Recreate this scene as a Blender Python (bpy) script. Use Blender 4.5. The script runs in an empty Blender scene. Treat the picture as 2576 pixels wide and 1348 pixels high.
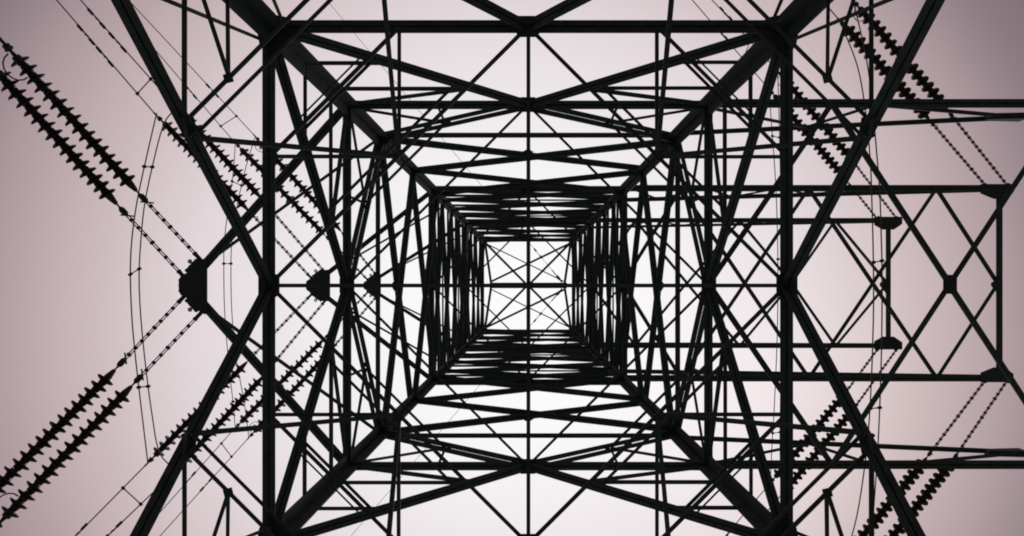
import bpy, math, random
from mathutils import Vector as V, Matrix
random.seed(7)
R = math.radians
SC = bpy.context.scene
COL = SC.collection

# ------------------------------------------------------------------ camera
EYE = 1.5                      # the lens is 1.5 m above the ground, under the tower's middle
F = 2576 * 24.0 / 36.0         # 24 mm lens, in units of a 2576-wide frame
CX, CY = 1328.0, 718.0         # where the tower's vertical axis meets that frame
cam_d = bpy.data.cameras.new('camera'); cam = bpy.data.objects.new('camera', cam_d); COL.objects.link(cam)
cam.location = (0, 0, EYE); cam.rotation_euler = (math.pi, 0, 0)
cam_d.lens = 24.0; cam_d.sensor_width = 36.0; cam_d.sensor_fit = 'HORIZONTAL'
cam_d.shift_x = -(CX - 1288.0) / 2576.0; cam_d.shift_y = (CY - 674.0) / 2576.0
cam_d.clip_start = 0.05; cam_d.clip_end = 3000
SC.camera = cam

# ------------------------------------------------------------------ sky, sun, exposure
w = bpy.data.worlds.new('World'); SC.world = w; w.use_nodes = True
nt = w.node_tree; nt.nodes.clear(); N = nt.nodes; Lk = nt.links
out = N.new('ShaderNodeOutputWorld')
sky = N.new('ShaderNodeTexSky'); sky.sky_type = 'NISHITA'; sky.sun_disc = False
sky.sun_elevation = R(68); sky.sun_rotation = R(60); sky.dust_density = 4.0
b1 = N.new('ShaderNodeBackground'); b1.inputs['Strength'].default_value = 0.08
Lk.new(sky.outputs[0], b1.inputs['Color'])
tc = N.new('ShaderNodeTexCoord')
nz = N.new('ShaderNodeTexNoise'); nz.inputs['Scale'].default_value = 5.0; nz.inputs['Detail'].default_value = 5.0
nz.inputs['Roughness'].default_value = 0.45
Lk.new(tc.outputs['Generated'], nz.inputs['Vector'])
dot = N.new('ShaderNodeVectorMath'); dot.operation = 'DOT_PRODUCT'
br = V((-0.033, 0.040, 1.0)).normalized()      # brightest part of the overcast, close to the zenith
dot.inputs[1].default_value = br
Lk.new(tc.outputs['Generated'], dot.inputs[0])
ma = N.new('ShaderNodeMath'); ma.operation = 'MULTIPLY_ADD'; ma.inputs[1].default_value = 0.008; ma.inputs[2].default_value = -0.004
Lk.new(nz.outputs['Fac'], ma.inputs[0])
ad = N.new('ShaderNodeMath'); ad.operation = 'ADD'; Lk.new(dot.outputs['Value'], ad.inputs[0]); Lk.new(ma.outputs[0], ad.inputs[1])
ramp = N.new('ShaderNodeValToRGB')
def lin(r, g, b):
    f = lambda c: (c / 255 / 12.92) if c <= 10 else ((c / 255 + .055) / 1.055) ** 2.4
    return (f(r), f(g), f(b), 1)
SKY = [(0.0, (108, 96, 102)), (0.72, (120, 105, 111)), (0.757, (139, 123, 128)), (0.777, (154, 136, 141)), (0.799, (173, 153, 157)), (0.817, (183, 163, 166)), (0.861, (206, 188, 190)),
       (0.915, (229, 218, 221)), (0.95, (239, 232, 235)), (0.985, (250, 248, 250)), (1.0, (254, 253, 254))]
el = ramp.color_ramp.elements
while len(el) > 1: el.remove(el[-1])
el[0].position = SKY[0][0]; el[0].color = lin(*SKY[0][1])
for p_, c_ in SKY[1:]:
    e_ = el.new(p_); e_.color = lin(*c_)
Lk.new(ad.outputs[0], ramp.inputs['Fac'])
b2 = N.new('ShaderNodeBackground'); b2.inputs['Strength'].default_value = 1.0
Lk.new(ramp.outputs['Color'], b2.inputs['Color'])
mx = N.new('ShaderNodeMixShader'); mx.inputs['Fac'].default_value = 0.97     # thick cloud over the clear sky
Lk.new(b1.outputs[0], mx.inputs[1]); Lk.new(b2.outputs[0], mx.inputs[2]); Lk.new(mx.outputs[0], out.inputs['Surface'])

sd = bpy.data.lights.new('sun', 'SUN'); so = bpy.data.objects.new('sun', sd); COL.objects.link(so)
sd.energy = 0.6; sd.angle = R(25); sd.color = (1.0, 0.96, 0.93)
so.location = (20, -20, 60); so.rotation_euler = (R(22), 0, R(120))
vs = SC.view_settings
vs.view_transform = 'Standard'; vs.look = 'None'; vs.exposure = 0.0; vs.gamma = 1.0; vs.use_curve_mapping = False
SC.cycles.filter_width = 1.9
SC.cycles.max_bounces = 6

# ------------------------------------------------------------------ materials
def mat(name, c1, c2, rough=0.6, metal=0.0, scale=6.0, bump=0.0, spec=.3):
    m = bpy.data.materials.new(name); m.use_nodes = True
    n = m.node_tree.nodes; l = m.node_tree.links; bs = n['Principled BSDF']
    g = n.new('ShaderNodeNewGeometry'); t = n.new('ShaderNodeTexNoise')
    t.inputs['Scale'].default_value = scale; t.inputs['Detail'].default_value = 6
    l.new(g.outputs['Position'], t.inputs['Vector'])
    r = n.new('ShaderNodeValToRGB'); r.color_ramp.elements[0].position = .35; r.color_ramp.elements[1].position = .68
    r.color_ramp.elements[0].color = (*c1, 1); r.color_ramp.elements[1].color = (*c2, 1)
    l.new(t.outputs['Fac'], r.inputs['Fac'])
    oi = n.new('ShaderNodeObjectInfo'); mr = n.new('ShaderNodeMapRange')
    mr.inputs['To Min'].default_value = .8; mr.inputs['To Max'].default_value = 1.15
    l.new(oi.outputs['Random'], mr.inputs['Value'])
    hs = n.new('ShaderNodeHueSaturation'); l.new(r.outputs['Color'], hs.inputs['Color']); l.new(mr.outputs['Result'], hs.inputs['Value'])
    l.new(hs.outputs['Color'], bs.inputs['Base Color'])
    bs.inputs['Roughness'].default_value = rough; bs.inputs['Metallic'].default_value = metal
    bs.inputs['Specular IOR Level'].default_value = spec
    if bump:
        b = n.new('ShaderNodeBump'); b.inputs['Strength'].default_value = bump; b.inputs['Distance'].default_value = .02
        l.new(t.outputs['Fac'], b.inputs['Height']); l.new(b.outputs['Normal'], bs.inputs['Normal'])
    return m
M_ST = mat('weathered_galvanised_steel', (.052, .074, .071), (.084, .108, .103), .78, 0, 9)
M_PL = mat('plate_steel', (.045, .060, .060), (.075, .088, .087), .75, 0, 14)
M_PO = mat('brown_porcelain', (.030, .014, .014), (.045, .022, .020), .25, 0, 5)
M_FE = mat('forged_fittings', (.05, .05, .05), (.09, .085, .08), .5, .3, 30)
M_AL = mat('weathered_aluminium', (.10, .09, .09), (.16, .15, .15), .5, .4, 12)
M_GR = mat('gravelly_ground', (.085, .105, .090), (.150, .165, .140), .95, 0, .8, .5)
M_CO = mat('concrete', (.22, .21, .20), (.33, .32, .30), .9, 0, 7, .3)

# ------------------------------------------------------------------ mesh helpers
class MB:
    def __init__(s): s.v = []; s.f = []; s.mi = []; s.sm = []
    def add(s, vs_, fs_, mi=0, sm=False):
        o = len(s.v); s.v += [tuple(p) for p in vs_]
        for f in fs_: s.f.append([i + o for i in f]); s.mi.append(mi); s.sm.append(sm)
    def mesh(s, name, mats):
        me = bpy.data.meshes.new(name); me.from_pydata(s.v, [], s.f)
        for m in mats: me.materials.append(m)
        me.polygons.foreach_set('material_index', s.mi); me.polygons.foreach_set('use_smooth', s.sm)
        me.update(); return me
    def build(s, name, mats, parent=None):
        if not isinstance(mats, (list, tuple)): mats = [mats]
        o = bpy.data.objects.new(name, s.mesh(name, mats)); COL.objects.link(o)
        if parent: o.parent = parent
        return o

def frame(a, b, n=None):
    t = (b - a).normalized()
    if n is None:
        n = t.cross(V((0, 0, 1)))
        if n.length < 1e-3: n = V((1, 0, 0))
    n = (n - t * n.dot(t)).normalized()
    return t, n, n.cross(t)
def sweep(mb, a, b, loops, n=None, m=None):
    t, n, mm = frame(a, b, n)
    if m is None: m = mm
    for lp in loops:
        k = len(lp)
        vv = [a + n * x + m * y for x, y in lp] + [b + n * x + m * y for x, y in lp]
        ff = [[i, (i + 1) % k, (i + 1) % k + k, i + k] for i in range(k)] + [list(range(k))[::-1], list(range(k, 2 * k))]
        mb.add(vv, ff)
def angle_profile(w, th=None):           # one angle section, flange seen from below w wide
    th = th or max(.006, w * .10); h = w / 2; g = w * .5
    return [[(-h, 0), (h, 0), (h, th), (-h + th, th), (-h + th, g), (-h, g)]]
def tee_profile(w, th=None):             # two angles back to back
    th = th or max(.007, w * .08); h = w / 2; q = th * .9; g = w * .62
    r = max(.006, w * .06)
    return [[(-h, 0), (-r, 0), (-r, th * 2.5), (r, th * 2.5), (r, 0), (h, 0), (h, th), (q + r, th), (q + r, g), (-q - r, g), (-q - r, th), (-h, th)]]
def box_profile(w, d): return [[(-w / 2, 0), (w / 2, 0), (w / 2, d), (-w / 2, d)]]
def member(mb, a, b, w_, kind='L', n=None):
    j = V((random.uniform(-.006, .006), random.uniform(-.006, .006), random.uniform(-.006, .006)))
    a = a + j; b = b + j
    if kind == 'L': sweep(mb, a, b, angle_profile(w_), n)
    elif kind == 'T': sweep(mb, a, b, tee_profile(w_), n)
    elif kind == 'B': sweep(mb, a, b, box_profile(w_, w_ * .8), n)
    elif kind == 'P': sweep(mb, a, b, box_profile(w_, w_ * .25), n)
    elif kind == 'D':                    # two spaced angles with stitch plates
        t, nn, m = frame(a, b, n); off = w_ * .265
        for s in (-1, 1):
            sweep(mb, a + nn * off * s, b + nn * off * s, [[(-w_ * .215, 0), (w_ * .215, 0), (w_ * .215, .008), (-w_ * .215 + .008, .008), (-w_ * .215 + .008, w_ * .25), (-w_ * .215, w_ * .25)]], n)
        L = (b - a).length; k = max(2, int(L / 1.1))
        for i in range(k + 1):
            c = a + t * (.12 + (L - .24) * i / k)
            sweep(mb, c - t * .05 + m * .010, c + t * .05 + m * .010, box_profile(w_ * .5, .008), nn)
def tube(mb, pts, r, k=6, mi=0):
    pts = [V(p) for p in pts]; rings = []
    t0 = (pts[1] - pts[0]).normalized(); n = t0.orthogonal().normalized()
    for i, p in enumerate(pts):
        t = (pts[min(i + 1, len(pts) - 1)] - pts[max(i - 1, 0)]).normalized()
        n = (n - t * n.dot(t)).normalized(); m = t.cross(n)
        rr = r[i] if isinstance(r, (list, tuple)) else r
        rings += [p + (n * math.cos(2 * math.pi * q / k) + m * math.sin(2 * math.pi * q / k)) * rr for q in range(k)]
    ff = []
    for i in range(len(pts) - 1):
        for q in range(k): ff.append([i * k + q, i * k + (q + 1) % k, (i + 1) * k + (q + 1) % k, (i + 1) * k + q])
    e = (len(pts) - 1) * k
    ff += [list(range(k))[::-1], list(range(e, e + k))]
    mb.add(rings, ff, mi, True)
def plate(mb, pts, up, th):              # polygon extruded along up
    k = len(pts); u = up.normalized() * th
    mb.add([p - u / 2 for p in pts] + [p + u / 2 for p in pts],
           [list(range(k))[::-1], list(range(k, 2 * k))] + [[i, (i + 1) % k, (i + 1) % k + k, i + k] for i in range(k)])
def bolt(mb, p, d, r=.017, h=.02):
    d = d.normalized(); tube(mb, [p - d * h, p + d * h], r, 6)
def empty(name, loc, label, cat, group=None):
    o = bpy.data.objects.new(name, None); COL.objects.link(o); o.location = loc; o.empty_display_size = .3
    o['label'] = label; o['category'] = cat
    if group: o['group'] = group
    return o

# ------------------------------------------------------------------ the tower's lines
W0, TAPER = 3.6, .07                     # half width at lens height, and how fast it narrows per metre
def zz(p): return W0 / (p / F + TAPER)   # height where the half width is seen p wide
def P(u, v, z): return V((u * z / F, v * z / F, z + EYE))
def leg(p, sx, sy): return P(sx * p, sy * p, zz(p))
def face(q, r, z, sq, sr, swap): return P(r * sr, q * sq, z) if swap else P(q * sq, r * sr, z)
def lerp(a, b, s): return a + (b - a) * s
PL1, PA1, PL3, PL4, PA2, PA3, PT = 651., 455., 372., 291., 239., 158., 112.
Z1, ZA1, ZL3, ZA2, ZA3, ZT = zz(PL1), zz(PA1), zz(PL3), zz(PA2), zz(PA3), zz(PT)
SG = (-1, 1)
OCT = [(a, b, c) for a in SG for b in SG for c in (False, True)]

# ------------------------------------------------------------------ ground
g = MB(); n_ = 40; S = 1500.
for i in range(n_ + 1):
    for j in range(n_ + 1):
        x = (i / n_ * 2 - 1); y = (j / n_ * 2 - 1)
        x = S * x * abs(x); y = S * y * abs(y); d = math.hypot(x, y)
        g.v.append((x, y, (0 if d < 12 else .25 * math.sin(x * .05) * math.cos(y * .043)) - .02))
for i in range(n_):
    for j in range(n_):
        g.f.append([i * (n_ + 1) + j, (i + 1) * (n_ + 1) + j, (i + 1) * (n_ + 1) + j + 1, i * (n_ + 1) + j + 1]); g.mi.append(0); g.sm.append(True)
go = g.build('ground', M_GR); go['kind'] = 'structure'

# ------------------------------------------------------------------ tower body
tower = empty('lattice_tower', (0, 0, 0), 'huge dark steel lattice tower filling the view, seen straight up from between its four legs', 'tower')
def part(name, a, b, w_, kind='L', n=None, parent=None):
    mb = MB(); member(mb, a, b, w_, kind, n); return mb.build(name, M_ST, parent or tower)

def leg_len(mb, a, b, w_, sx, sy, slot=False):
    th = .022
    X = V((-sx, 0, 0)); Y = V((0, -sy, 0))
    lp = [(0, 0), (w_, 0), (w_, th), (th, th), (th, w_), (0, w_)]
    if slot:                             # two flange plates on a recessed heel strip
        e = th + .014; d_ = -.035
        lp = [(d_, d_), (e + .012, d_), (e + .012, 0), (w_, 0), (w_, th), (e, th), (e, d_ + .012), (d_ + .012, d_ + .012), (d_ + .012, e), (th, e), (th, w_), (0, w_), (0, e + .012), (d_, e + .012)]
    sweep(mb, a, b, [lp], X, Y)
for sx in SG:
    for sy in SG:
        mb = MB()
        foot = V((sx * (W0 + TAPER * EYE), sy * (W0 + TAPER * EYE), 0.0))
        cuts = [(foot, .215), (leg(PL1, sx, sy), .20), (leg(PA1, sx, sy), .195), (leg(PL3, sx, sy), .185), (leg(PA2, sx, sy), .165), (leg(PA3, sx, sy), .14), (leg(PT, sx, sy), .12)]
        for q_, ((a, wa), (b, wb)) in enumerate(zip(cuts, cuts[1:])):
            leg_len(mb, a, b, wa, sx, sy, q_ >= 2)
            # splice cover angle, bolted over the joint
            t = (b - a).normalized(); o = V((sx * .012, sy * .012, 0))
            leg_len(mb, b - t * .45 + o, b + t * .45 + o, wb * .9, sx, sy)
        o = mb.build('leg', M_ST, tower)
        f_ = MB(); c = foot
        plate(f_, [c + V((dx * .45, dy * .45, .16)) for dx, dy in ((-1, -1), (1, -1), (1, 1), (-1, 1))], V((0, 0, 1)), .4)
        f_.build('footing', M_CO, o)

def ring(p, w_, kind='T', name='horizontal_beam'):
    for s in SG:
        part(name, leg(p, -1, s), leg(p, 1, s), w_, kind)
        part(name, leg(p, s, -1), leg(p, s, 1), w_, kind)
ring(PL1, .150); ring(PA1, .135); ring(PL3 + 6, .085, 'L'); ring(PA2 + 4, .15); ring(PA3, .14); ring(PT + 2, .12)

# --- panel below the first ring: big K braces from ring middle down to the legs
def kpt(v, sq, sr, sw):
    zA, zB = Z1, zz(1363.)
    s = v * zA / (1363. * zB + v * (zA - zB))
    return lerp(face(PL1, 0, zA, sq, sr, sw), face(1363., 1363., zB, sq, sr, sw), s)
for o in OCT:
    part('diagonal_brace', face(PL1, 0, Z1, *o), face(1363., 1363., zz(1363.), *o), .142, 'T')
    k = kpt(410., *o); pl = 865.
    part('redundant_brace', k, face(pl, pl, zz(pl), *o), .042)
    part('redundant_brace', face(628., 606., zz(628.), *o), kpt(789., *o), .078)
    part('hip_brace', kpt(372., *o), face(325., 325., Z1, *o), .050, 'L')
    # from the node on the hip tie back to the leg
    ka, kb = kpt(410., *o), kpt(410., o[1], o[0], not o[2])
    s = .245; nd = lerp(ka, kb, s)
    part('redundant_brace', nd, face(756., 756., zz(756.), *o), .036)
    part('redundant_brace', nd, face(866., 866., zz(866.), *o), .036)
    gp = MB(); plate(gp, [nd + V(d) for d in ((-.05, -.03, 0), (.03, -.05, 0), (.05, .03, 0), (-.03, .05, 0))], V((0, 0, 1)), .012)
    gp.build('gusset_plate', M_PL, tower)
for sx in SG:
    for sy in SG:
        part('hip_brace', kpt(410., sx, sy, False), kpt(410., sy, sx, True), .038)
        part('hip_brace', kpt(372., sx, sy, False), kpt(372., sy, sx, True), .033)
        # ring plan: corner tie and diamond
        part('plan_brace', P(sx * 651, sy * 325, Z1), P(sx * 325, sy * 651, Z1), .046)
        part('plan_brace', P(sx * 651, 0, Z1), P(0, sy * 651, Z1), .046)
        part('plan_brace', P(sx * 325, sy * 651, Z1), P(sx * 325, sy * 325, Z1), .044)
        part('plan_brace', P(sx * 651, sy * 325, Z1), P(sx * 325, sy * 325, Z1), .044)
        part('plan_brace', P(sx * PA1, 0, ZA1), P(0, sy * PA1, ZA1), .040)
        part('plan_brace', P(sx * PA2, 0, ZA2), P(0, sy * PA2, ZA2), .045)
        part('plan_brace', P(sx * PA3, 0, ZA3), P(0, sy * PA3, ZA3), .045)
part('plan_brace', P(-PL1, 0, Z1), P(PL1, 0, Z1), .046)
part('plan_brace', P(0, -PL1, Z1 + .03), P(0, PL1, Z1 + .03), .046)

# --- ring 1 up to the lowest arms: K braces
def k1(p, o):                             # point on the K brace at the height where the leg is seen at p
    z = zz(p); s = (z - Z1) / (ZA1 - Z1)
    return lerp(face(PL1, PL1, Z1, *o), face(PA1, 0, ZA1, *o), s)
def sw(o): return (o[1], o[0], not o[2])
for o in OCT:
    part('diagonal_brace', face(PL1, PL1, Z1, *o), face(PA1, 0, ZA1, *o), .140, 'T')
    part('redundant_brace', face(561., 561., zz(561.), *o), k1(561., o), .050)
    part('redundant_brace', face(496., 496., zz(496.), *o), k1(496., o), .056)
    part('redundant_brace', k1(496., o), face(455., 455., ZA1, *o), .060)
    # lowest arms up to the next ring
    a, b = face(PA1, 0, ZA1, *o), face(PL3, PL3, ZL3, *o)
    part('diagonal_brace', a, b, .175, 'D')
    part('redundant_brace', face(448., 448., zz(448.), *o), lerp(a, b, .52), .045)
    part('redundant_brace', face(PA1, 228., ZA1, *o), lerp(a, b, .52), .040)
for sx in SG:
    for sy in SG:
        o = (sx, sy, False)
        for p, w_ in ((571., .042), (580., .022), (509., .042)):
            part('hip_brace', k1(p, o), k1(p, sw(o)), w_)
        # hip tie between the V braces
        a, b = face(PA1, 0, ZA1, *o), face(PL3, PL3, ZL3, *o)
        o2 = sw(o); a2, b2 = face(PA1, 0, ZA1, *o2), face(PL3, PL3, ZL3, *o2)
        part('hip_brace', lerp(a, b, .52), lerp(a2, b2, .52), .045)

# --- X braced panels above
LV = [(PL3 - 6, PL4, .135), (PL4 - 2, PA2 - 6, .135), (PA2 - 2, 214., .118), (212., 192., .112), (190., 174., .108), (172., PA3, .105), (PA3, 143., .105), (141., 130., .095), (129., 120., .09), (119., PT, .085)]
for p0, p1, w_ in LV:
    for s in SG:
        for swp in (False, True):
            for k, sr in enumerate(SG):
                a = face(p0, p0 * sr, zz(p0), s, 1, swp); b = face(p1, -p1 * sr, zz(p1), s, 1, swp)
                off = face(.0, 0, 0, s, 1, swp) * 0
                nrm = V((0, s, 0)) if swp else V((s, 0, 0))
                oo = nrm * ((w_ * .45 if p0 < 238 else .03) - .05 * k)
                part('diagonal_brace', a + oo, b + oo, w_, 'T')
# redundant bars in the crowded panels: short struts from the X crossings to the legs
for p0, p1 in ((PA2, 214.), (212., 192.), (190., 174.), (172., PA3), (PA3, 143.), (141., 130.)):
    pm = 2 * p0 * p1 / (p0 + p1)
    for o in OCT:
        part('panel_strut', face(pm, pm, zz(pm), *o), face(pm, 0, zz(pm), *o), .062)
        part('panel_strut', face(p1 + .5, p1 + .5, zz(p1 + .5), *o), face(p1 + .5, 0, zz(p1 + .5), *o), .045) if p0 in (PA2, 190.) else None
# --- roof: ridge beam between two gables
ZR = 29.1; PR = 92.
part('ridge_beam', P(-PR - 4, 0, ZR), P(PR + 6, 0, ZR), .24, 'B')
for sx in SG:
    for sy in SG:
        c = leg(PT - 4, sx, sy)
        part('roof_brace', c, P(sx * PR, 0, ZR), .10)
        part('roof_brace', c, P(sx * 6, sy * 5, ZR), .095)
for sy in SG:
    for s, w_ in ((1, .085), (-1, .045)):
        sl = s * sy
        part('roof_brace', leg(PT - 6, -sl, sy), P(sl * PR, sy * 10, ZR - .05), w_ if True else 0)

# --- gusset plates
def bolts_on(mb, c, ax, ay, up, nx, ny, dx, dy):
    for i in range(nx):
        for j in range(ny):
            bolt(mb, c + ax * (i - (nx - 1) / 2) * dx + ay * (j - (ny - 1) / 2) * dy, up)
Zv = V((0, 0, 1))
def mid_gusset(p, z, k, th=.014):
    for s in SG:
        for swp in (False, True):
            mb = MB(); u = z / F
            c = face(p, 0, z, s, 1, swp) - Zv * .015
            ax = V((1, 0, 0)) if swp else V((0, 1, 0)); ay = V((0, s, 0)) if swp else V((s, 0, 0))
            pts = [c + ax * a * u + ay * b * u for a, b in ((-1.45 * k, .15 * k), (-.9 * k, -k), (.9 * k, -k), (1.45 * k, .15 * k), (.95 * k, .95 * k), (-.95 * k, .95 * k))]
            plate(mb, pts, Zv, th)
            # vertical plate in the face, carrying the K braces
            pv = [c + ax * a * u + Zv * b * u for a, b in ((-1.7 * k, -.8 * k), (1.7 * k, -.8 * k), (1.1 * k, 1.2 * k), (-1.1 * k, 1.2 * k))]
            plate(mb, [q + ay * .02 for q in pv], ay, th)
            bolts_on(mb, c - Zv * .012, ax, ay, Zv, 4, 2, k * u * .5, k * u * .9)
            mb.build('gusset_plate', M_PL, tower)
mid_gusset(PL1, Z1, 27.); mid_gusset(PA1, ZA1, 19.); mid_gusset(333., zz(333.), 8.); mid_gusset(PA2 + 4, zz(PA2 + 4), 12.)
def corner_gusset(p, k, plan=1.0):
    z = zz(p); u = z / F
    for sx in SG:
        for sy in SG:
            c = leg(p, sx, sy); X = V((-sx, 0, 0)); Y = V((0, -sy, 0))
            mb = MB()
            if plan:
                kk = k * plan
                plate(mb, [c + X * a * u + Y * b * u for a, b in ((-.1 * kk, -.1 * kk), (kk, -.1 * kk), (kk * 1.0, .25 * kk), (.25 * kk, kk), (-.1 * kk, kk))], Zv, .014)
                for a, b in ((.7, .1), (.45, .25), (.25, .45), (.1, .7), (.3, .3)): bolt(mb, c + (X * a + Y * b) * kk * u, Zv)
            t = (leg(p - 5, sx, sy) - c).normalized()
            for A, B, sg_ in ((X, Y, 1), (Y, X, -1)):
                pv = [c - B * .012 + A * a * u + t * b * u for a, b in ((0, -1.1 * k), (.9 * k, -.7 * k), (1.3 * k, .1 * k), (.9 * k, .8 * k), (0, 1.2 * k))]
                plate(mb, pv, B, .014)
                for a, b in ((.3, -.5), (.3, 0), (.3, .5), (.75, -.2), (.75, .25), (1.0, .05)): bolt(mb, c - B * .012 + (A * a + t * b) * k * u, B)
            mb.build('gusset_plate', M_PL, tower)
corner_gusset(PL1, 66., 1.05); corner_gusset(PA1, 34., .6); corner_gusset(PL3, 42., .65); corner_gusset(PL4, 22., 0); corner_gusset(PA2, 26., .6); corner_gusset(PA3, 16., .6)
for o in OCT:                               # plates where the lower K braces carry their struts
    mb = MB(); c = kpt(395., *o); u = zz(865.) / F
    ax = V((0, 1, 0)) if not o[2] else V((1, 0, 0)); ay = V((o[0], 0, 0)) if not o[2] else V((0, o[0], 0))
    plate(mb, [c - ay * .02 + ax * a * u * o[1] + Zv * b * u for a, b in ((-30, -28), (22, -38), (34, 22), (-14, 38))], ay, .014)
    plate(mb, [c + ax * o[1] * a * u - ay * b * u for a, b in ((-26, 0), (-6, 24), (26, 18), (32, -8), (0, -20))], Zv, .012)
    bolts_on(mb, c - Zv * .01, ax, ay, Zv, 3, 2, .07, .06)
    mb.build('gusset_plate', M_PL, tower)

# ------------------------------------------------------------------ cross-arms (parts of the tower)
def sub(name, a, b, w_, kind, parent, n=None): part(name, a, b, w_, kind, n, parent)
def solid(mb, pts, z0, z1):                 # plan outline in frame units at height z0, extruded up to z1
    k = len(pts); u = z0 / F
    a = [V((x * u, y * u, z0 + EYE)) for x, y in pts]; b = [V((x * u, y * u, z1 + EYE)) for x, y in pts]
    mb.add(a + b, [list(range(k)), list(range(k, 2 * k))[::-1]] + [[i, i + k, (i + 1) % k + k, (i + 1) % k] for i in range(k)])

def tapered_arm(p, pu, x0, x1, h0, wc, wu, label):
    z = zz(p); zu = zz(pu)
    arm = MB()
    for s in SG: member(arm, P(-p, s * p, z), P(x0 - (x0 - x1) * .22, s * h0 * .62, z), wc, 'T')
    arm = arm.build('crossarm', M_ST, tower); arm['label'] = label
    for s in SG:
        sub('top_chord', P(-pu, s * pu, zu), P(x0 + 2, s * h0 * .9, z + .25), wu, 'L', arm)
    mb = MB(); d = x0 - x1
    top = [(x0, -h0), (x0, h0), (x0 - d * .46, h0 * .97), (x0 - d * .68, h0 * .74), (x0 - d * .71, h0 * .50), (x1 + d * .12, h0 * .42), (x1, h0 * .26), (x1, -h0 * .26), (x1 + d * .12, -h0 * .42), (x0 - d * .71, -h0 * .50), (x0 - d * .68, -h0 * .74), (x0 - d * .46, -h0 * .97)]
    solid(mb, top, z - .04, z - .015); solid(mb, [(a_ - d * .04, b_ * .93) for a_, b_ in top], z + .10, z + .12)
    for i in range(7):                       # bolt heads and lug eyes round the outer edge
        y = -h0 * .95 + i * h0 * .95 / 3
        ay_ = abs(y) / h0
        x = x1 if ay_ < .3 else x1 + d * (.07 if ay_ < .4 else .34 if ay_ < .75 else .58)
        tube(mb, [P(x + 2, y, z - .01), P(x + 2, y, z + .09)], .032, 8)
    for sg_ in SG:                           # lifting eyes on the shoulders and at the tip
        for cx_, cy_, rr in ((x0 - d * .62, h0 * .92, d * .05), (x0 - d * .74, h0 * .58, d * .04), (x1 + d * .03, h0 * .20, d * .045)):
            pts = [P(cx_ - rr * math.cos(a_), sg_ * (cy_ + rr * math.sin(a_)), z - .03) for a_ in [i_ * math.pi / 4 for i_ in range(9)]]
            tube(mb, pts, .016, 6)
    mb.build('end_plate', M_PL, arm)
    return arm
A_L1 = tapered_arm(PA1, PL3, -808., -876., 66., .145, .055, 'lowest short tapered arm, reaching left')
A_L2 = tapered_arm(PA2, 203., -498., -556., 40., .12, .05, 'middle short tapered arm, reaching left')
A_L3 = tapered_arm(PA3, 139., -370., -412., 29., .11, .05, 'topmost short tapered arm, reaching left')

def square_arm(p, pu, xt, nodes, mids, wc, wu, wl, label, pl, endbar, dv=0.):
    z = zz(p); zu = zz(pu); arm = MB()
    for s in SG: member(arm, P(p - 4, s * p + dv, z), P(xt + (18 if pl else 0), s * p + dv, z), wc, 'T')
    member(arm, P(xt, -p + dv, z + .02), P(xt, p + dv, z + .02), endbar, 'P')
    arm = arm.build('crossarm', M_ST, tower); arm['label'] = label
    ua, ub = {}, {}
    for s in SG:
        ua[s] = P(pu, s * pu, zu); ub[s] = P(xt, s * (p - 3) + dv, z + .16)
        sub('top_chord', ua[s], ub[s], wu, 'T', arm)
    # plan lattice
    top = [(a, 1) for a in nodes] + [(a, 0) for a in mids]
    top.sort()
    for (a, ka), (b, kb) in zip(top, top[1:]):
        for s in SG:
            if ka: sub('lattice_bar', P(a, s * p + dv, z - .02 * s), P(b, dv, z - .02 * s), wl, 'L', arm)
            else: sub('lattice_bar', P(a, dv, z + .02 * s), P(b, s * p + dv, z + .02 * s), wl, 'L', arm)
    for s in SG:
        for a in nodes:
            mb = MB(); c = P(a, s * p + dv, z - .006); u = z / F
            plate(mb, [c + V((dx * u, -s * dy * u, 0)) for dx, dy in ((-17 * pg, -6 * pg), (17 * pg, -6 * pg), (11 * pg, 15 * pg), (-11 * pg, 15 * pg))], Zv, .012)
            mb.build('node_plate', M_PL, arm)
    return arm, ua, ub
pg = .7
xa = 11.75
arm, ua, ub = square_arm(PA1, 383., xa * F / ZA1, [765., 1359.], [455., 1062., 1656.], .138, .085, .085, 'lowest long box-ended arm, reaching right out of view', False, .14, -3.)
for s in SG:
    lo = lambda x: P(x, s * PA1, ZA1)
    up = lambda t: lerp(ua[s], ub[s], t)
    sub('side_bar', P(455, s * 448, ZA1 + .05), up(.235), .05, 'L', arm)
    sub('side_bar', lo(880), up(.235), .05, 'L', arm)
    sub('side_bar', lo(880), up(.60), .06, 'L', arm)
    sub('side_bar', lo(1330), up(.60), .06, 'L', arm)
    mb = MB(); c = up(.595); plate(mb, [c + V((dx, 0, dz)) for dx, dz in ((-.5, -.06), (.12, -.12), (.12, .12), (-.5, .06))], V((0, 1, 0)), .10); mb.build('node_plate', M_PL, arm)
mb = MB(); u = ZA1 / F; c = P(1062, -3, ZA1 - .05)
plate(mb, [c + V((a * u, b * u, 0)) for a, b in ((-17, -24), (17, -24), (17, 24), (-17, 24))], Zv, .014); bolts_on(mb, c, V((1, 0, 0)), V((0, 1, 0)), Zv, 3, 4, .06, .07)
mb.build('node_plate', M_PL, arm)

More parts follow.
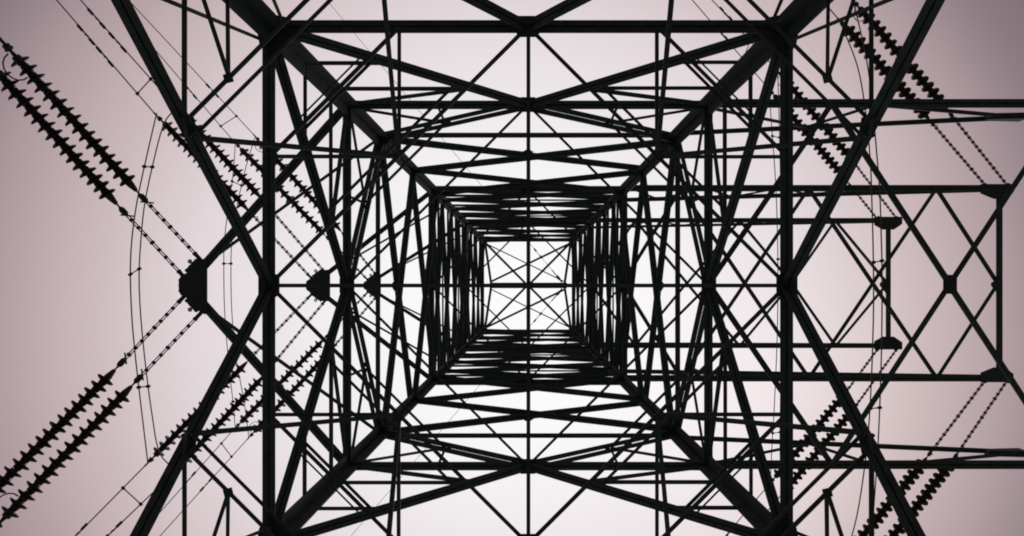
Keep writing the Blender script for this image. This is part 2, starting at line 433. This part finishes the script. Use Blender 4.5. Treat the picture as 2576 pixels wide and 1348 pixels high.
def ended_arm(p, pu, xt, nodes, mids, wc, wu, wl, label, eb, px0, px1, py):
    arm, ua, ub = square_arm(p, pu, xt, nodes, mids, wc, wu, wl, label, True, eb, -6.)
    z = zz(p)
    mb = MB(); u = z / F; c = P(xt, -6, z - .02)
    plate(mb, [c + V((a * u, b * u, 0)) for a, b in ((-2, -14), (4, -14), (4, 26), (-6, 26), (-22, 6), (-22, 0))], Zv, .012); mb.build('node_plate', M_PL, arm)
    for s in SG:
        mb = MB()
        o = [(px0, p + py * .35), (px1, p + py * .35), (px1, p - py * .35), (xt + 14, p - py * .9), (xt - 14, p - py * .9), (px0, p - py * .45)]
        pts = [(a, s * b - 6.) for a, b in o]
        if s > 0: pts = pts[::-1]
        solid(mb, pts, z - .03, z - .005); solid(mb, pts, z + .14, z + .165)
        for x in (px0 + 10, px1 - 14): tube(mb, [P(x, s * (p + py * .3) - 6, z - .04), P(x, s * (p + py * .3) - 6, z + .18)], .045, 8)
        mb.build('end_plate', M_PL, arm)
        # thin side lattice between the bottom and the top chord
        up = lambda t: lerp(ua[s], ub[s], t)
        for i in range(4):
            x = lambda q: P(p + (xt - p) * q, s * p - 6, z + .06)
            sub('side_bar', x(.02 + .2 * i), up(.12 + .2 * i), .045, 'L', arm)
            sub('side_bar', x(.22 + .2 * i), up(.12 + .2 * i), .045, 'L', arm)
    return arm
pg = .75
ended_arm(PA2, 215., 1187., [385., 707., 1029.], [239., 546., 868., 1183.], .165, .115, .092, 'middle long box-ended arm, reaching right', .145, 1140., 1222., 30.)
pg = .55
ended_arm(PA3, 146., 907., [270., 533., 774.], [158., 400., 664., 905.], .15, .09, .086, 'topmost long box-ended arm, reaching right', .15, 872., 942., 26.)

# ------------------------------------------------------------------ insulator strings
def disc_mesh():
    mb = MB(); k = 20
    prof = [(.0, .000, 1), (.036, .000, 1), (.054, .008, 1), (.058, .046, 1), (.062, .056, 0), (.090, .066, 0), (.120, .082, 0), (.130, .100, 0), (.128, .112, 0), (.116, .112, 0), (.108, .100, 0), (.085, .096, 0), (.066, .106, 0), (.056, .112, 1), (.050, .146, 1), (.0, .146, 1)]
    vs_ = []
    for r, h, m in prof: vs_ += [(r * math.cos(2 * math.pi * q / k), r * math.sin(2 * math.pi * q / k), h) for q in range(k)]
    mb.v = vs_
    for i in range(len(prof) - 1):
        for q in range(k):
            mb.f.append([i * k + q, i * k + (q + 1) % k, (i + 1) * k + (q + 1) % k, (i + 1) * k + q]); mb.mi.append(prof[i][2]); mb.sm.append(True)
    return mb.mesh('insulator_disc', [M_PO, M_FE])
DISC = disc_mesh()
def px(q, z): return P(q[0] - CX, q[1] - CY, z)

def string(S_, L_, E_, z, drop, label, group, nd=16, side=1, horn=True, fat=1.0):
    a = px(S_, z); zl = z - drop * .38; b = px(L_, zl); c = px(E_, z - drop)
    root = empty('insulator_string', a, label, 'insulator', group)
    t = (b - a).normalized(); L = (b - a).length; nx = t.cross(Zv).normalized()
    # adjustable extension links: two thin straps held by little bolted beads
    mb = MB(); o = a
    for s in SG: tube(mb, [a - o + nx * s * .017 + t * .05, b - o + nx * s * .017 - t * .28], .009 * fat ** 1.5, 5)
    n_b = int(L / .17)
    for i in range(n_b):
        q = a - o + t * (.06 + i * (L - .36) / n_b)
        r = (.033 if i % 4 else .039) * fat ** 1.3
        tube(mb, [q - t * .026, q - t * .014, q + t * .014, q + t * .026], [.014, r, r, .014], 8)
    mb.build('extension_link', M_FE, root)
    mb = MB()
    q = a - o; tube(mb, [q - t * .16, q + t * .08], .032, 8); tube(mb, [q - nx * .06 - t * .1, q + nx * .06 - t * .1], .022, 6)
    mb.build('shackle', M_FE, root); mb = MB()
    q = b - o
    tube(mb, [q - t * .36, q - t * .33, q - t * .24, q - t * .2], [.014, .045, .045, .016], 8)
    tube(mb, [q - t * .42 - nx * .07, q - t * .30 + nx * .07], .012, 5)
    tube(mb, [q - t * .22, q - t * .15, q - t * .14, q - t * .02, q + t * .02], [.014, .014, .03, .055, .055], 8)
    mb.build('end_fitting', M_FE, root)
    # discs
    d = (c - b).normalized(); D = (c - b).length; st = D / nd
    rot = V((0, 0, 1)).rotation_difference(-d)
    for i in range(nd):
        do = bpy.data.objects.new('insulator_disc', DISC); COL.objects.link(do); do.parent = root
        k = st / .146
        do.rotation_mode = 'QUATERNION'; do.rotation_quaternion = rot @ Matrix.Rotation(random.uniform(-.05, .05), 3, 'X').to_quaternion() @ Matrix.Rotation(random.uniform(-.05, .05), 3, 'Y').to_quaternion()
        do.location = b - o + d * st * (i + 1); do.scale = (fat, fat, k)
    # line end: yoke, clamp and arcing horn
    mb = MB(); q = c - o
    tube(mb, [q, q + d * .07, q + d * .08, q + d * .16, q + d * .17, q + d * .3], [.03, .02, .05, .05, .022, .022], 8)
    tube(mb, [q + d * .10 - nx * .06, q + d * .10 + nx * .06], .014, 6)
    mb.build('dead_end_clamp', M_FE, root)
    if horn:
        mb = MB(); pts = []
        for i in range(9):
            th = math.pi * (i / 8) * 1.05
            pts.append(q + d * (.06 - .17 * (1 - math.cos(th))) + nx * side * (.05 + .17 * math.sin(th) + .05 * i / 8))
        tube(mb, pts, .010, 6); mb.build('arcing_horn', M_FE, root)
    return c + d * .28, d

G = 'disc insulator strings pulling on the arm ends'
ST = {}
def pair(key, z, drop, a, b, where, dirn, words, side):
    for nm, q, w_ in (('a', a, words[0]), ('b', b, words[1])):
        ST[key + nm] = string(*q, z, drop, f'{w_} insulator string {where}, {dirn}', G, 16, side, horn=(nm == 'b'), fat={'1': 1.0, '2': 1.2, '3': 1.3}[key[1]])
UP, DN = 'running to upper left', 'running to lower left'
w1 = ('left-hand', 'right-hand')
pair('L1u', ZA1 + .05, 1.75, ((457, 690), (275, 493), (-8, 180)), ((497, 645), (325, 460), (38, 140)), 'on the lowest left arm tip', UP, w1, 1)
pair('L1d', ZA1 + .05, 1.75, ((457, 752), (270, 950), (-20, 1240)), ((498, 795), (312, 991), (12, 1302)), 'on the lowest left arm tip', DN, w1, -1)
pair('L2u', ZA2 + .1, 1.5, ((778, 694), (613, 517), (412, 309)), ((815, 682), (646, 486), (462, 290)), 'on the middle left arm tip', UP, w1, 1)
pair('L2d', ZA2 + .1, 1.5, ((778, 746), (610, 922), (390, 1146)), ((815, 760), (652, 958), (462, 1162)), 'on the middle left arm tip', DN, w1, -1)
pair('L3u', ZA3 + .1, 1.3, ((920, 699), (808, 582), (606, 374)), ((945, 690), (850, 572), (655, 357)), 'on the topmost left arm tip', UP, w1, 1)
pair('L3d', ZA3 + .1, 1.3, ((920, 740), (806, 862), (606, 1062)), ((945, 748), (828, 886), (640, 1086)), 'on the topmost left arm tip', DN, w1, -1)
pair('R2u', ZA2 + .05, 1.4, ((2482, 470), (2328, 290), (2127, 68)), ((2537, 470), (2376, 268), (2162, 20)), 'on the middle right arm end', UP, w1, 1)
pair('R2d', ZA2 + .05, 1.4, ((2482, 952), (2322, 1163), (2140, 1385)), ((2537, 952), (2388, 1170), (2205, 1400)), 'on the middle right arm end', DN, w1, -1)
pair('R3u', ZA3 + .05, 1.3, ((2208, 552), (2110, 430), (1948, 240)), ((2256, 550), (2140, 398), (1968, 192)), 'on the topmost right arm end', UP, w1, 1)
pair('R3d', ZA3 + .05, 1.3, ((2208, 878), (2118, 1000), (1950, 1200)), ((2256, 878), (2142, 1036), (1978, 1230)), 'on the topmost right arm end', DN, w1, -1)

# ------------------------------------------------------------------ conductors
def damper(mb, p, d):
    for s in SG: tube(mb, [p + d * s * .10 - Zv * .05, p + d * s * .12 - Zv * .05, p + d * s * .26 - Zv * .05, p + d * s * .28 - Zv * .05], [.015, .034, .034, .015], 8)
    tube(mb, [p - d * .2 - Zv * .05, p + d * .2 - Zv * .05], .012, 6)
    tube(mb, [p + Zv * .02, p - Zv * .07], .022, 6)
def spacer(mb, a, b):
    tube(mb, [a, b], .013, 6); d = (b - a).normalized()
    for q in (a, b): tube(mb, [q - d * .035, q + d * .035], .034, 8)
def bundle(key, zE, ends, far, label, rad, damp, spac, length=55.):
    o = ST[key + 'a'][0]
    root = empty('conductor_bundle', o, label, 'power line', 'twin conductor bundles leaving the tower')
    lines = []
    for nm, fp in zip('ab', far):
        a, _ = ST[key + nm]; z2 = a.z - EYE - .4
        b = px(fp, z2); d = (b - a).normalized()
        pts = [a + d * (length * i / 24) for i in range(25)]
        for i, q in enumerate(pts): q.z += -.02 * (i / 24) * (1 - i / 24) * 60
        pts[0] = a
        mb = MB(); tube(mb, [q - o for q in pts], rad, 6); mb.build('wire', M_AL, root)
        lines.append((a, d))
    for k, s in damp:
        a, d = lines[k]; mb = MB(); q = a + d * s; q.z += -.02 * (s / length) * (1 - s / length) * 60
        damper(mb, q - o, d); mb.build('vibration_damper', M_FE, root)
    for s, s2 in spac:
        mb = MB(); q = [lines[k][0] + lines[k][1] * e for k, e in ((0, s), (1, s2))]
        for v_, e in zip(q, (s, s2)): v_.z += -.02 * (e / length) * (1 - e / length) * 60
        spacer(mb, q[0] - o, q[1] - o); mb.build('spacer', M_FE, root)
bundle('L1u', 0, 0, ((-120, 54), (-74, 14)), 'twin wires just entering view at far left, above the lowest left arm', .016, (), ())
bundle('L1d', 0, 0, ((-140, 1362), (-108, 1424)), 'twin wires just entering view at far left, below the lowest left arm', .016, (), ())
bundle('L2u', 0, 0, ((145, 0), (205, 0)), 'twin wires from the middle left arm towards the upper left corner', .015, ((0, 1.55), (0, 2.15), (1, 1.75), (1, 2.4)), ((.55, .75),))
bundle('L2d', 0, 0, ((205, 1335), (272, 1348)), 'twin wires from the middle left arm towards the lower left corner', .015, ((0, 1.9), (1, 1.7)), ((.65, .95),))
bundle('L3u', 0, 0, ((345, 70), (325, 0)), 'twin wires from the topmost left arm, running up behind the left brace', .014, ((0, 1.9), (1, 1.75)), ((.6, .75),))
bundle('L3d', 0, 0, ((377, 1319), (404, 1348)), 'twin wires from the topmost left arm, running down behind the left brace', .014, ((0, 1.9), (1, 1.75)), ((.55, .7),))
bundle('R2u', 0, 0, ((2060, -8), (2095, -60)), 'twin wires leaving the top edge from the middle right arm', .015, (), ())
bundle('R3u', 0, 0, ((1738, 0), (1788, 0)), 'twin wires from the topmost right arm towards the top edge', .014, ((0, 2.2), (1, 2.3), (1, 3.2)), ((1.2, 1.2),))
bundle('R3d', 0, 0, ((1830, 1340), (1866, 1360)), 'twin wires from the topmost right arm towards the bottom edge', .014, ((0, 1.9), (1, 1.9)), ((1.1, 1.1),))

def catmull(pts, n=6):
    P_ = [pts[0]] + pts + [pts[-1]]; r = []
    for i in range(1, len(P_) - 2):
        for k in range(n):
            t = k / n; a, b, c, d = P_[i - 1], P_[i], P_[i + 1], P_[i + 2]
            r.append(.5 * ((2 * b) + (c - a) * t + (2 * a - 5 * b + 4 * c - d) * t * t + (3 * b - a - 3 * c + d) * t ** 3))
    r.append(pts[-1]); return r
def jumper(z, sag, lines, spac, label, rad):
    o = px(lines[0][0], z)
    root = empty('jumper_loop', o, label, 'jumper wire', 'twin jumper loops hanging round the tower')
    cs = []
    for ln in lines:
        v0, v1 = ln[0][1], ln[-1][1]
        pts = [px(q, z - sag * math.sin(math.pi * (q[1] - v0) / (v1 - v0)) ** .8 if v0 < q[1] < v1 else z) for q in ln]
        c = catmull(pts); cs.append(c)
        mb = MB(); tube(mb, [q - o for q in c], rad, 6); mb.build('wire', M_AL, root)
    for v in spac:
        q = []
        for c in cs:
            q.append(min(c, key=lambda e: abs((e.y * F / (e.z - EYE)) + CY - v)))
        mb = MB(); spacer(mb, q[0] - o, q[1] - o); mb.build('spacer', M_FE, root)
jumper(ZA2 - 1.45, 1.6, [[(394, 285), (372, 380), (346, 500), (332, 600), (328, 690), (332, 800), (342, 910), (357, 1040), (372, 1165)],
                       [(446, 272), (413, 310), (383, 420), (363, 520), (354, 610), (350, 690), (353, 780), (364, 900), (382, 1040), (402, 1140), (444, 1182)]],
       (425, 683, 978), 'outermost jumper loop bowing down the left side', .014)
jumper(ZA3 - 1.25, 1.6, [[(592, 360), (586, 440), (572, 540), (565, 600), (563, 663), (565, 780), (574, 900), (586, 1010), (592, 1078)],
                       [(642, 343), (616, 430), (592, 540), (584, 600), (581, 663), (583, 780), (594, 900), (614, 1010), (626, 1100)]],
       (460, 663, 1010), 'jumper loop behind the left K brace, nearer the tower than the outermost loop', .013)
jumper(ZA2 - 1.45, 1.6, [[(2112, 52), (2155, 160), (2176, 270), (2189, 400), (2194, 530), (2197, 660), (2197, 800), (2190, 1000), (2178, 1150), (2155, 1300), (2126, 1402)],
                       [(2147, 4), (2180, 150), (2196, 280), (2205, 380), (2213, 480), (2217, 600), (2219, 690), (2218, 850), (2214, 1000), (2207, 1150), (2198, 1280), (2190, 1418)]],
       (310, 651, 1030), 'jumper loop beside the end beam of the topmost right arm', .014)
jumper(ZA3 - 1.25, 1.6, [[(1936, 226), (1940, 300), (1950, 440), (1955, 560), (1957, 700), (1955, 850), (1948, 1020), (1942, 1120), (1938, 1214)],
                       [(1956, 178), (1960, 300), (1963, 440), (1965, 560), (1966, 700), (1965, 850), (1963, 1020), (1962, 1120), (1965, 1246)]],
       (350, 660, 1090), 'jumper loop close behind the right-hand ring beam', .013)

# ------------------------------------------------------------------ earth wires on the ridge
for s, lab in ((-1, 'thin earth wire from the ridge towards the top edge'), (1, 'thin earth wire from the ridge towards the bottom edge')):
    a = P(86, s * 8, ZR); o = a
    b = px((822, 0) if s < 0 else (890, 1340), ZR - 1.2); d = (b - a).normalized()
    root = empty('earth_wire', a, lab, 'wire', 'earth wires on the tower ridge')
    mb = MB(); L = 60.; f0 = a + d * .7
    tube(mb, [f0 - o + d * L * i / 20 for i in range(21)], .009, 5); mb.build('wire', M_AL, root)
    mb = MB(); tube(mb, [a - o, a - o + d * .15, a - o + d * .16, a - o + d * .34, a - o + d * .36, a - o + d * .7], [.03, .03, .06, .06, .025, .02], 8)
    mb.build('dead_end_clamp', M_FE, root)
    mb = MB(); damper(mb, d * 1.6, d); mb.build('vibration_damper', M_FE, root)
